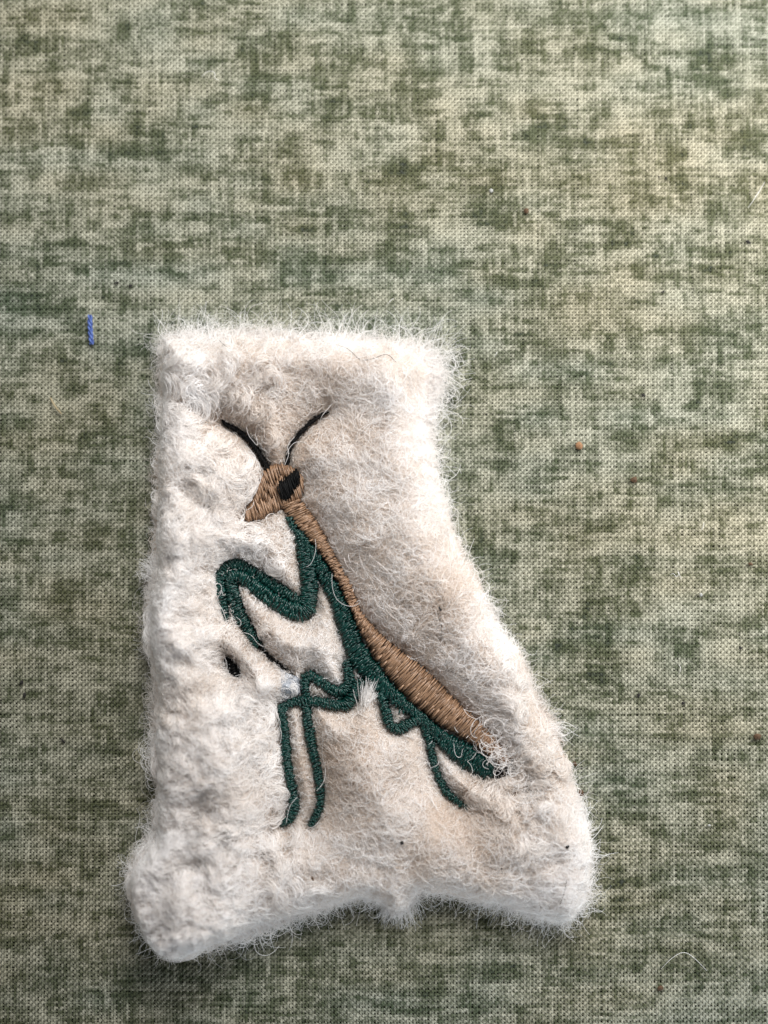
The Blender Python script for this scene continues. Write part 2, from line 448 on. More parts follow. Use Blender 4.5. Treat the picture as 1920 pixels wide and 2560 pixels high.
def cotton_material():
    m, nt, out = nodes('printed_cotton_yarn')
    a = nt.nodes.new('ShaderNodeAttribute')
    a.attribute_name = 'dye'
    d = nt.nodes.new('ShaderNodeBsdfPrincipled')
    d.inputs['Roughness'].default_value = .62
    d.inputs['Specular IOR Level'].default_value = .3
    d.inputs['Sheen Weight'].default_value = .12
    nt.links.new(a.outputs['Color'], d.inputs['Base Color'])
    nt.links.new(d.outputs[0], out.inputs[0])
    return m


M_COTTON = cotton_material()
build_cloth()

# ------------------------------------------------------------------ embroidery plan (photo pixels)
z1 = lambda *p: Z(500, 980, 4.1475, p)
z2 = lambda *p: Z(500, 1340, 3.6065, p)
z3 = lambda *p: Z(640, 1640, 4.608, p)
z4 = lambda *p: Z(860, 1500, 3.318, p)


def wpath(p, w):
    """polyline with a width for each point"""
    w = np.interp(np.linspace(0, 1, len(p)), np.linspace(0, 1, len(w)), w)
    return np.c_[p, w]


OUTLINE = np.array([(335,715),(420,705),(520,700),(640,705),(720,700),(800,710),(870,720),(930,735),(970,770),(980,815),(955,850),(940,900),(938,950),(945,1010),(965,1080),(985,1140),(1010,1200),(1045,1260),(1075,1320),(1110,1385),(1140,1420),(1150,1460),(1180,1520),(1215,1580),(1230,1640),(1250,1700),(1275,1760),(1290,1830),(1280,1900),(1265,1960),(1235,2000),(1190,2000),(1120,1980),(1060,1960),(990,1940),(930,1930),(892,1928),(872,1965),(848,1970),(832,1942),(770,1928),(700,1950),(640,1975),(560,2000),(480,2035),(420,2058),(365,2065),(330,2035),(310,1990),(287,1920),(287,1870),(312,1835),(332,1790),(327,1700),(327,1600),(332,1500),(322,1430),(307,1370),(307,1300),(327,1230),(322,1150),(327,1050),(337,950),(337,850),(332,780)], float) * 1.1573
OUTLINE = resample(np.r_[OUTLINE, OUTLINE[:1]], 12)[:-1]
_t = np.roll(OUTLINE, -1, 0) - np.roll(OUTLINE, 1, 0)
_n = np.stack([-_t[:, 1], _t[:, 0]], 1) / np.hypot(*_t.T)[:, None]
_x, _y = OUTLINE.T
OUTLINE = OUTLINE + _n * (11 + 8 * np.exp(-((_y - 830) / 60) ** 2) + 2 * (_x < 420) + 26 * np.exp(-((_x - 1140) / 55) ** 2 - ((_y - 930) / 90) ** 2)
                          - np.clip((_y - 2130) / 60, 0, 1) * (12 + 22 * np.exp(-((_x - 860) / 190) ** 2)) - 6 * np.exp(-((_x - 345) / 60) ** 2 - ((_y - 2250) / 160) ** 2))[:, None]

ANT_L = wpath(z1((235,312),(250,325),(360,385),(460,450),(560,560),(640,690),(700,800),(735,860)), [7, 10, 13, 14, 16, 17, 16])
ANT_R = wpath(z1((1320,210),(1200,270),(1090,370),(980,490),(915,620),(905,760)), [5, 10, 11, 10, 10, 11])
HEAD = z1((650,830),(740,765),(830,745),(930,770),(1010,820),(1070,900),(1075,1040),(1040,1120),(960,1165),(850,1205),(740,1260),(600,1340),(500,1355),(445,1300),(470,1210),(560,1060),(620,920))
EYE = z1((775,980),(830,920),(900,880),(985,830),(1030,870),(1022,950),(970,1020),(940,1085),(870,1135),(810,1115),(785,1045))
# two-edged bands: left edge, right edge
THORAX_L = np.r_[z1((850,1180),(900,1290),(960,1350)), z2((1000,60),(1085,140),(1180,300),(1270,470),(1350,620),(1400,730),(1432,840))]
THORAX_R = np.r_[z1((1040,1110),(1110,1200),(1190,1300)), z2((1160,60),(1240,220),(1335,400),(1405,560),(1450,680),(1500,750),(1530,800))]
ABD_L = z4((40,20),(90,160),(170,330),(260,500),(380,660),(500,800),(640,920),(760,1020),(880,1090),(1000,1160),(1120,1235),(1230,1330),(1320,1390))
ABD_R = z4((70,30),(150,120),(270,250),(420,380),(560,480),(700,590),(850,750),(960,860),(1080,960),(1200,1070),(1310,1190),(1370,1290),(1390,1370))
BEL_L = np.r_[z1((895,1300),(940,1420),(1000,1500)), z2((985,210),(1060,360),(1130,500),(1180,620),(1215,740),(1250,860),(1290,980),(1335,1130),(1400,1220),(1480,1290),(1550,1370)), z4((300,800),(420,885),(540,965),(640,1010),(700,1100),(780,1210),(870,1320),(960,1380),(1060,1445),(1130,1480),(1210,1480))]
BEL_R = np.r_[z1((935,1300),(1010,1400),(1090,1520)), z2((1100,200),(1180,320),(1260,480),(1340,630),(1395,760),(1440,900),(1500,1010),(1580,1120),(1659,1215)), z4((270,530),(385,680),(500,810),(640,940),(760,1040),(880,1110),(1000,1180),(1110,1250),(1200,1330),(1250,1420))]
# satin columns: centre line with width (px)
FORELEG = {
 'coxa': wpath(z2((905,-60),(925,60),(950,200),(975,350),(985,470),(985,590),(960,690)), [26, 34, 38, 40, 40, 36, 30]),
 'upper_row': wpath(z2((905,610),(840,560),(760,510),(640,425),(520,345),(400,275),(300,245),(220,270),(165,340)), [20, 22, 25, 26, 28, 28, 26, 24, 22]),
 'lower_row': wpath(z2((1000,640),(930,700),(830,680),(740,635),(600,545),(480,450),(390,375),(310,345),(240,370)), [34, 40, 40, 38, 36, 34, 32, 30, 26]),
 'outer_row': wpath(z2((175,330),(178,420),(190,520),(205,620),(228,710),(240,760)), [24, 24, 24, 22, 16, 8]),
 'tibia': wpath(z2((270,400),(285,480),(305,580),(345,700),(410,810),(465,900),(520,980)), [24, 30, 32, 31, 29, 25, 19]),
}
TIBIA_TIP = wpath(z2((500,960),(560,1030),(620,1095),(720,1170),(825,1250)), [16, 14, 12, 11, 7])
CLAW = wpath(z2((232,1100),(262,1150),(295,1205),(335,1265)), [12, 24, 29, 18])
MID_A = [wpath(z3((1040,60),(1060,160),(1075,250),(1065,330),(1000,405),(905,420),(800,345),(700,262),(610,215),(560,270),(555,350),(570,450)), [20, 22, 24, 26, 26, 24, 23, 23, 24, 24, 21, 19]),
         wpath(z3((575,570),(585,680),(600,800),(625,950),(655,1100),(690,1250),(715,1400),(745,1550),(745,1700),(700,1830),(630,1950)), [20, 22, 22, 23, 22, 20, 21, 21, 20, 18, 16])]
MID_B = [wpath(z3((1235,290),(1190,310),(1160,380),(1120,480),(1050,570),(940,575),(850,560),(740,535),(600,520),(480,515),(390,545),(320,590),(280,640)), [18, 24, 27, 30, 28, 25, 24, 23, 22, 21, 19, 17, 16]),
         wpath(z3((275,570),(300,680),(315,800),(330,950),(345,1100),(355,1250),(385,1400),(420,1540),(440,1680),(425,1800),(370,1890),(310,1950)), [15, 20, 21, 20, 22, 22, 21, 21, 25, 26, 22, 14])]
KNOT = z3((900,440),(1000,400),(1060,330),(1130,290),(1180,320),(1160,420),(1100,520),(1000,540),(930,500))
LOOP = wpath(z4((300,770),(325,850),(345,930),(365,1010),(400,1070),(460,1080),(530,1030),(610,990),(680,980)), [20, 22, 24, 25, 25, 25, 25, 24, 22])
HIND = wpath(z4((650,1000),(690,1090),(715,1190),(730,1290),(755,1400),(795,1510),(860,1610),(930,1670),(1010,1715)), [26, 27, 23, 19, 18, 18, 18, 16, 8])
TAIL = wpath(z4((1160,1370),(1240,1440),(1330,1440),(1390,1400)), [34, 34, 26, 14])


def band(L, Rr, n=40):
    a, b = resample(L, 1, n=n), resample(Rr, 1, n=n)
    return a, b


SAT = [ANT_L + np.array([0, 0, 12]), ANT_R + np.array([0, 0, 6]), *[p * np.array([1, 1, 1.13]) for p in FORELEG.values()], TIBIA_TIP, CLAW * np.array([1, 1, .92]), *MID_A, *MID_B, LOOP, HIND, TAIL]
POLYS = [HEAD, KNOT] + [np.r_[a, b[::-1]] for a, b in (band(THORAX_L, THORAX_R), band(ABD_L, ABD_R), band(BEL_L, BEL_R))]

# ------------------------------------------------------------------ fleece: fields on a grid (photo pixels, plane of the embroidery)
ZE = 0.20                                    # height of the stitched ground above the cloth
G0x, G0y, GS = 220.0, 640.0, 5.0
gx = np.arange(G0x, 1620, GS)
gy = np.arange(G0y, 2520, GS)
GX, GY = np.meshgrid(gx, gy)
sd_out = seg_dist(GX, GY, np.r_[OUTLINE, OUTLINE[:1]])
ins = inside(OUTLINE, GX, GY)
sd_out = np.where(ins, sd_out, -sd_out)
d_emb = np.full(GX.shape, 1e9)
for p in SAT:
    q = resample(p, 6)
    for (x, y, w) in q:
        m = (np.abs(GX - x) < 340) & (np.abs(GY - y) < 340)
        d_emb[m] = np.minimum(d_emb[m], np.hypot(GX[m] - x, GY[m] - y) - w / 2)
for P_ in POLYS:
    m = inside(P_, GX, GY)
    dd = seg_dist(GX, GY, np.r_[P_, P_[:1]])
    d_emb = np.minimum(d_emb, np.where(m, -dd, dd))

curl = np.clip((760 - GX) / 260, 0, 1) * np.clip((GY - 900) / 300, .25, 1)
curl = np.maximum(curl, .75 * np.exp(-((GX - 1290) / 90) ** 2 - ((GY - 1900) / 120) ** 2))
lump = (noise(GX + 30 * noise(GX, GY, 80, 80, 4), GY, 105, 88, 1) - .5) * .5 + (noise(GX, GY + 20 * noise(GX, GY, 50, 50, 5), 50, 42, 2) - .5) * (.22 + .12 * curl) + (noise(GX, GY, 210, 210, 3) - .5) * .5
Hmax = .50 + .08 * np.exp(-((GX - 470) / 130) ** 2) + .06 * np.exp(-((GX - 420) / 160) ** 2 - ((GY - 2250) / 160) ** 2)
Hmax = Hmax - .13 * np.clip((GY - 2090) / 170, 0, 1) * np.clip((GX - 480) / 160, .25, 1) * np.clip((1480 - GX) / 160, .4, 1)
rise = 1 - np.exp(-(np.clip(d_emb - 2, 0, None) / 62.0) ** 1.25)
H = ZE + (Hmax - ZE) * rise + lump * .34 * np.clip(d_emb / 70, 0, 1) * (.5 + .7 * curl) * np.clip(sd_out / 90, .15, 1)
sdj = sd_out + 10 * (noise(GX, GY, 90, 90, 6) - .5) + 8 * (noise(GX, GY, 26, 26, 7) - .5)
trw = np.exp(-((GX - 1090) / 110) ** 2 - ((GY - 900) / 150) ** 2)
lft = np.clip((520 - GX) / 100, 0, 1)
bot = np.clip((GY - 2060) / 120, 0, 1)
e = np.clip((sdj + 4) / (100 + 60 * trw - 35 * lft - 30 * bot), 0, 1)
prof = np.sin(e * math.pi / 2) ** (.8 - .3 * np.maximum(lft, bot))
H = np.maximum(H, .12) * prof
H = np.where(sdj > -4, H, 0)
fin = (noise(GX, GY, 14, 14, 4) - .5) * (.014 + .03 * curl) * np.clip(d_emb / 25, .1, 1)
H = np.clip(H + fin * prof, 0, None)
H = np.where(d_emb < 0, np.minimum(H, ZE - .02), H)
DGY, DGX = np.gradient(sd_out, GS)


def samp(F, x, y):
    u = np.clip((x - G0x) / GS, 0, len(gx) - 1.001)
    v = np.clip((y - G0y) / GS, 0, len(gy) - 1.001)
    i, j = u.astype(int), v.astype(int)
    f, g = u - i, v - j
    return (F[j, i] * (1 - f) + F[j, i + 1] * f) * (1 - g) + (F[j + 1, i] * (1 - f) + F[j + 1, i + 1] * f) * g


def plane(x, y, z):
    """photo pixel in the plane of the embroidery, raised to z (straight up, not along the view)"""
    P = at(x, y, ZE + .12)
    P[..., 2] = z
    return P


patch = bpy.data.objects.new('embroidered_fleece_patch', None)
SC.collection.objects.link(patch)
patch.empty_display_size = .3
tag(patch, 'cut piece of white woolly fleece embroidered with a green and brown praying mantis', 'fleece patch')


def dirt(x, y):
    """warm yellowish staining of the wool, by place"""
    w = noise(x, y, 190, 170, 5) * .55 + noise(x, y, 60, 50, 6) * .45
    s = (.30 * np.exp(-((x - 1130) / 170) ** 2 - ((y - 2080) / 140) ** 2) + .34 * np.exp(-((x - 1270) / 90) ** 2 - ((y - 1930) / 90) ** 2)
         + .25 * np.exp(-((x - 840) / 130) ** 2 - ((y - 1900) / 130) ** 2) + .22 * np.exp(-((x - 560) / 120) ** 2 - ((y - 1960) / 90) ** 2)
         + .25 * np.exp(-((x - 1090) / 90) ** 2 - ((y - 1480) / 80) ** 2) + .2 * np.exp(-((x - 650) / 150) ** 2 - ((y - 1030) / 100) ** 2))
    return np.clip(w * .78 + s * 1.45, 0, 1)


def build_fleece_base():
    ok = sdj > -9
    V = plane(GX, GY, np.where(ok, np.maximum(H - .035, .004), 0.002)).reshape(-1, 3)
    V[:, 2] += cloth_z(V[:, 0], V[:, 1])
    i = np.arange(GX.size).reshape(GX.shape)
    F = np.stack([i[1:, :-1], i[1:, 1:], i[:-1, 1:], i[:-1, :-1]], -1)
    keep = ok[1:, :-1] & ok[1:, 1:] & ok[:-1, 1:] & ok[:-1, :-1]
    F = F[keep]
    used, inv = np.unique(F, return_inverse=True)
    t = np.clip(.85 - dirt(GX, GY), 0, 1).ravel()[used]
    mesh_ob('fleece_backing', V[used], inv.reshape(-1, 4), M_FELT, patch, attr=t)


build_fleece_base()


# ------------------------------------------------------------------ stitches
def stitch_mesh(name, P, rad, mat, parent, kind=None, z0=0):
    K = P.shape[1]
    P = P.copy()
    P[..., 2] += .0022 * np.sin(np.arange(K)[None] * 2.4 + R.uniform(0, 6, (len(P), 1)))
    rr = rad * (1 - .35 * np.abs(np.linspace(-1, 1, K)) ** 4)[None, :] * np.exp(R.normal(0, .10, (len(P), 1)))
    V, F = tubes(P, rr, 5)
    t = np.repeat(np.clip(R.normal(.5, .28, len(P)), 0, 1), K * 5)
    return mesh_ob(name, V, F, mat, parent, kind, attr=t)


def arch(a, b, zb, crown, K=8, dip=.07, bow=0.0):
    """stitches from points a to points b (photo px), bulging over the padding"""
    S = len(a)
    u = np.linspace(0, 1, K)
    q = np.abs(2 * u - 1)
    prof = 1 - q ** 2.4
    xy = a[:, None] * (1 - u)[None, :, None] + b[:, None] * u[None, :, None]
    d = (b - a) / (np.linalg.norm(b - a, axis=1, keepdims=True) + 1e-9)
    nrm = np.stack([-d[:, 1], d[:, 0]], 1)
    off = R.normal(0, .8, (S, 1)) * np.sin(u * math.pi * R.uniform(.7, 2, (S, 1))) + bow * (1 - q ** 2)[None]
    xy = xy + nrm[:, None] * off[..., None]
    z = zb + crown * prof[None, :] * R.uniform(.93, 1.07, (S, 1)) + .004 * np.sin(u[None, :] * R.uniform(4, 12, (S, 1)) + R.uniform(0, 6, (S, 1))) - dip * (q ** 6)[None, :] + R.normal(0, .0022, (S, 1))
    P = at(xy[..., 0], xy[..., 1], np.broadcast_to(z, xy.shape[:2]))
    return P


def split(a, b, prob):
    """some stitches change needle hole part way across, so ends interleave"""
    S = len(a)
    m = R.random(S) < prob
    u = R.uniform(.30, .70, (S, 1))
    c = a + (b - a) * u
    j = R.normal(0, 1.0, (S, 2))
    o = (b - a) * .07
    A = np.concatenate([a[~m], a[m], c[m] - o[m] + j[m]])
    B = np.concatenate([b[~m], c[m] + o[m] + j[m], b[m]])
    return A, B


def satin(p, spacing, slant, zb, crown, rag=2.6, layers=2):
    """stitches across a centre line with widths"""
    out = []
    for k in range(layers):
        q = resample(p, spacing)
        q[:, 2] = q[:, 2] * 1.06 + 1.5 * (noise(np.arange(len(q)) + zb * 1e3, 0 * q[:, 2], 5, 5, k) - .5)
        T = np.gradient(q[:, :2], axis=0)
        T /= np.linalg.norm(T, axis=1, keepdims=True) + 1e-9
        N = np.stack([-T[:, 1], T[:, 0]], 1)
        S = len(q)
        sh = R.normal(0, spacing * .22, (S, 1)) + k * spacing * .5
        wl = q[:, 2:] / 2 + R.normal(0, rag, (S, 1)) - k * 1.5
        wr = q[:, 2:] / 2 + R.normal(0, rag, (S, 1)) - k * 1.5
        a = q[:, :2] - N * wl + T * (sh - slant + R.normal(0, 1.7, (S, 1)))
        b = q[:, :2] + N * wr + T * (sh + slant + R.normal(0, 1.7, (S, 1)))
        out.append(arch(*split(a, b, .55 if p[:, 2].max() > 18 else 0), zb - k * .004, crown * (1 - .08 * k) * .72 + .012, dip=.05))
    return np.concatenate(out)


def band_stitch(L, Rr, spacing, shift, zb, crown, rag=2.4, layers=2, bow=0, prob=.55):
    out = []
    for k in range(layers):
        n = int(np.hypot(*np.diff(resample((L[:min(len(L), len(Rr))]), 3)[:, :2], axis=0).T).sum() / spacing) if False else None
        a0 = resample(L, spacing)
        n = len(a0)
        b0 = resample(Rr, spacing, n=n)
        u = np.linspace(0, 1, n)
        ub = np.clip(u + shift / (n * spacing) + R.normal(0, .35 / n, n), 0, 1)
        ua = np.clip(u + (k * .5 + R.normal(0, .3, n)) / n, 0, 1)
        a = np.stack([np.interp(ua, u, a0[:, i]) for i in (0, 1)], 1)
        b = np.stack([np.interp(ub, u, b0[:, i]) for i in (0, 1)], 1)
        d = (b - a) / (np.linalg.norm(b - a, axis=1, keepdims=True) + 1e-9)
        a = a - d * R.normal(1, rag, (n, 1))
        b = b + d * R.normal(1, rag, (n, 1))
        out.append(arch(*split(a, b, prob), zb - .004 * k, crown * (1 - .07 * k), K=10, bow=bow))
    return np.concatenate(out)


def fill(poly, direc, spacing, length, zb, crown, rag=4, layers=2):
    """rows of parallel stitches filling a shape"""
    d = np.array(direc, float)
    d /= np.hypot(*d)
    n = np.array([-d[1], d[0]])
    A, B, Zs = [], [], []
    pn = poly @ n
    for k in range(layers):
        for s in np.arange(pn.min() + 1 + k * spacing / 2, pn.max() - 1, spacing):
            # scan line crossing
            hits = []
            q = np.roll(poly, -1, 0)
            for a, b in zip(poly, q):
                sa, sb = a @ n - s, b @ n - s
                if (sa > 0) != (sb > 0):
                    t = sa / (sa - sb)
                    hits.append((a + (b - a) * t) @ d)
            hits.sort()
            for h0, h1 in zip(hits[::2], hits[1::2]):
                h0 += R.normal(-1, rag * .6)
                h1 += R.normal(1, rag * .6)
                L = h1 - h0
                if L < 4:
                    continue
                m = max(1, int(round(L / length + R.uniform(-.3, .3))))
                cuts = np.linspace(h0, h1, m + 1)
                cuts[1:-1] += R.normal(0, length * .16, m - 1)
                for c0, c1 in zip(cuts[:-1], cuts[1:]):
                    j = R.normal(0, .8)
                    A.append(d * (c0 - (2 if c0 > h0 else 0)) + n * (s + j))
                    B.append(d * (c1 + (2 if c1 < h1 else 0)) + n * (s + j + R.normal(0, 1.2)))
                    Zs.append(zb - .01 * k + R.normal(0, .006))
    A, B = np.array(A), np.array(B)
    P = arch(A, B, zb, crown, K=8, dip=.04)
    P[..., 2] += (np.array(Zs) - zb)[:, None]
    return P


TR = 2.0 / PXU                                 # thread radius
g = lambda name, P, mat, parent=patch: stitch_mesh(name, P, TR, mat, parent)

head = g('head', fill(HEAD, (.27, .96), 4.2, 40, ZE + .035, .035, 4.5), M_BROWN)
g('eye', fill(EYE.mean(0) + np.array([4, -3]) + (EYE - EYE.mean(0)) * np.array([.92, 1.1]), (.27, .96), 3.4, 70, ZE + .088, .035, 4.5), M_BLACK, head)
for p in (ANT_L, ANT_R):
    stitch_mesh('antenna', satin(p, 3.8, 7, ZE + .0, .03, .7), TR * .9, M_BLACK, head)
g('thorax', band_stitch(THORAX_L, THORAX_R, 3.8, -4, ZE + .015, .075, prob=.3), M_BROWN)
g('abdomen', band_stitch(ABD_L, ABD_R, 3.7, -16, ZE + .015, .095, bow=1.5, prob=.22), M_BROWN)
g('belly', np.concatenate([band_stitch(BEL_L, BEL_R, 4.1, -9, ZE, .065, 3.4), band_stitch((BEL_L * .55 + BEL_R[np.linspace(0, len(BEL_R) - 1, len(BEL_L)).astype(int)] * .45), BEL_R, 6.5, -7, ZE + .012, .06, 3.5, 1)]), M_GREEN)
fore = g('front_leg', np.concatenate([satin(p * np.array([1, 1, 1.13]), 4.0, 3.0, ZE + (.0 if k != 'lower_row' else .012), .062 if k != 'upper_row' else .045, 2.2) for k, p in FORELEG.items()]), M_GREEN)
g('shin_tip', satin(TIBIA_TIP, 4.2, 3, ZE - .03, .05, 1.0), M_BLACK, fore)
g('claw', satin(CLAW, 3.6, 4, ZE + .01, .06, 3), M_BLACK, fore)
g('middle_leg', np.concatenate([satin(p * np.array([1, 1, 1.08]), 4.0, 2.4, ZE + .01, .06, 1.8) for p in MID_A] + [fill(KNOT, (.9, .3), 4.5, 26, ZE - .02, .05)]), M_GREEN)
g('middle_leg', np.concatenate([satin(p * np.array([1, 1, 1.08]), 4.0, 2.4, ZE + .018, .06, 1.8) for p in MID_B]), M_GREEN)
g('hind_leg', satin(LOOP, 4.0, 2.4, ZE + .012, .06, 1.8), M_GREEN)
g('hind_leg', satin(HIND, 4.0, 3, ZE + .0, .06, 2.2), M_GREEN)
g('tail_tip', satin(TAIL, 4.6, 3, ZE - .01, .05, 2.2), M_BLACK)


# ------------------------------------------------------------------ wool
def seeds(n, f_keep):
    out = []
    tot = 0
    while tot < n:
        x = R.uniform(310, 1510, n)
        y = R.uniform(790, 2420, n)
        m = samp(sd_out, x, y) > -4
        m &= R.random(n) < f_keep(x, y)
        out.append(np.stack([x[m], y[m]], 1))
        tot += m.sum()
    return np.concatenate(out)[:n]


NL = 900                                       # locks: neighbouring fibres share a lie and a wave
LK = seeds(NL, lambda x, y: np.ones_like(x))
cell = {}
ang0 = noise(LK[:, 0], LK[:, 1], 170, 170, 1) * 9.5 + noise(LK[:, 0], LK[:, 1], 70, 70, 2) * 3.0
LK_ang = ang0 + R.normal(0, .55, NL)
LK_cur = R.normal(0, 2.3, NL)
LK_wav = R.uniform(.2, 1.0, NL)
LK_ph = R.uniform(0, 6.28, NL)
LK_lift = R.uniform(.0, .05, NL)


def nearest(x, y):
    idx = np.empty(len(x), int)
    for s in range(0, len(x), 4000):
        e_ = slice(s, s + 4000)
        d2 = (x[e_, None] - LK[None, :, 0]) ** 2 + (y[e_, None] - LK[None, :, 1]) ** 2
        idx[e_] = d2.argmin(1)
    return idx


def grow(n, K, length, jit, lift, rad, keep, name, lockf=1.0, edge=.4, tint_up=.0, clip=2.0, wave=1.0, cm=1.0):
    s = seeds(n, keep)
    x, y = s[:, 0].copy(), s[:, 1].copy()
    k = nearest(x, y)
    c = samp(curl, x, y)
    emb = samp(d_emb, x, y)
    so = samp(sd_out, x, y)
    th = LK_ang[k] * lockf + R.normal(0, 1, n) * jit * (1.25 - .6 * c) + (1 - lockf) * R.uniform(0, 6.28, n)
    # near the cut edge the pile leans outward
    out = np.arctan2(-samp(DGY, x, y), -samp(DGX, x, y))
    we = np.clip(1 - so / 60, 0, 1) * edge
    th = np.arctan2(np.sin(th) * (1 - we) + np.sin(out) * we, np.cos(th) * (1 - we) + np.cos(out) * we)
    L = R.uniform(*length, n) * (.75 + .9 * c)
    L = np.minimum(L, np.clip(emb, 0, None) * .9 + 13)
    L = np.where(so < 40, np.minimum(L, 24 + R.random(n) ** 3 * 52), L)
    cur = (LK_cur[k] * .8 + R.normal(0, 1.0, n) * (.6 + .8 * c)) * cm
    lf = R.uniform(0, 1, n) ** 1.5 * lift * (1 + c) + LK_lift[k] * c
    P = np.empty((n, K, 3))
    cx, cy = x.copy(), y.copy()
    u = np.linspace(0, 1, K)
    ph = LK_ph[k] + R.normal(0, .5, n)
    wv = LK_wav[k] * (.25 + 1.3 * c) * wave
    zb = samp(H, x, y)
    alive = np.ones(n, bool)
    clipi = clip + R.exponential(2.2, n) * (R.random(n) < .4)
    tp = np.empty((n, K))
    for i in range(K):
        a = th + cur * (u[i] - .3) + wv * np.sin(ph + u[i] * (3.5 + 3 * c))
        cx, cy = cx + np.cos(a) * L / (K - 1), cy + np.sin(a) * L / (K - 1)
        h = samp(H, cx, cy)
        h = np.maximum(h, zb * .55 * (1 - u[i]) + .012)
        bl = -.03 + (lf + .03) * np.sin(math.pi * min(1, u[i] * .62 + .02))
        P[:, i] = plane(cx, cy, h + bl)
        alive &= samp(d_emb, cx, cy) > -clipi
        tp[:, i] = 0
    base = np.clip(1.0 - dirt(x, y) + R.normal(0, .16, n) + tint_up - (.3 * c if lift < .03 else 0) + .25 * np.clip(1 - so / 70, 0, 1), 0, 1)  # shade between curls painted in: undercoat tint drops where curl is high
    tp = base[:, None] + np.linspace(-.08, .08, K)[None]
    P, tp = P[alive], tp[alive]
    m = len(P)
    rr = rad * np.exp(R.normal(0, .25, (m, 1))) * (1 - .55 * u[None] ** 2)
    hair_ob(name, P, rr, M_WOOL, patch, 'stuff', tint=np.clip(tp, 0, 1))


one = lambda x, y: np.ones_like(x)
grow(230000, 6, (14, 40), 1.3, .022, .0019, one, 'wool_undercoat', lockf=.25, clip=1.0, tint_up=-.2, cm=1.8)
grow(52000, 10, (40, 105), .22, .065, .0026, lambda x, y: .07 + .93 * samp(curl, x, y), 'wool_locks', tint_up=.14, clip=3, wave=1.5, cm=1.5)
grow(22000, 12, (40, 140), .9, .06, .0019, lambda x, y: .7 + .3 * samp(curl, x, y), 'loose_wool', tint_up=.5, clip=5, wave=1.8, cm=2.6)


def wool_curls():
    """bundles of fibres that share one curl, over the left half and the corners"""
    C = seeds(1150, lambda x, y: np.clip(samp(curl, x, y) * 1.2, 0, 1) ** 1.3)
    C = C[samp(d_emb, C[:, 0], C[:, 1]) > 24]
    m, K = 36, 15
    u = np.linspace(0, 1, K)
    n = len(C) * m
    cid = np.repeat(np.arange(len(C)), m)
    th0 = noise(C[:, 0], C[:, 1], 150, 150, 4) * 10 + R.normal(0, .7, len(C))
    turn = R.uniform(2.0, 6.8, len(C)) * R.choice([-1, 1], len(C))
    acc = R.uniform(.4, 1.8, len(C))
    Lc = R.uniform(45, 110, len(C))
    wid = R.uniform(4, 11, len(C))
    lift = R.uniform(.02, .13, len(C))
    o = R.normal(0, 1, n)
    t0 = th0[cid] + R.normal(0, .13, n)
    x = C[cid, 0] - np.sin(t0) * o * wid[cid] + R.normal(0, 5, n)
    y = C[cid, 1] + np.cos(t0) * o * wid[cid] + R.normal(0, 5, n)
    L = Lc[cid] * R.uniform(.7, 1.15, n)
    tr = turn[cid] * R.uniform(.8, 1.2, n)
    P = np.empty((n, K, 3))
    alive = np.ones(n, bool)
    z0 = samp(H, x, y)
    for j in range(K):
        a = t0 + tr * u[j] ** (1 + .5 * acc[cid])
        x, y = x + np.cos(a) * L / (K - 1), y + np.sin(a) * L / (K - 1)
        h = np.maximum(samp(H, x, y), z0 * .5)
        P[:, j] = plane(x, y, h - .02 + (lift[cid] + .025) * math.sin(math.pi * (.1 + .85 * u[j])) + .008 * o * np.sin(u[j] * 4))
        alive &= (samp(d_emb, x, y) > -3) & (samp(sd_out, x, y) > -16)
    t = np.clip(.95 - .8 * dirt(C[:, 0], C[:, 1])[cid] + R.normal(.15, .15, n), 0, 1)
    rr = .0026 * np.exp(R.normal(0, .25, (n, 1))) * (1 - .5 * u[None] ** 2)
    hair_ob('wool_curls', P[alive], rr[alive], M_WOOL, patch, 'stuff', tint=(t[:, None] + 0 * u)[alive])


wool_curls()


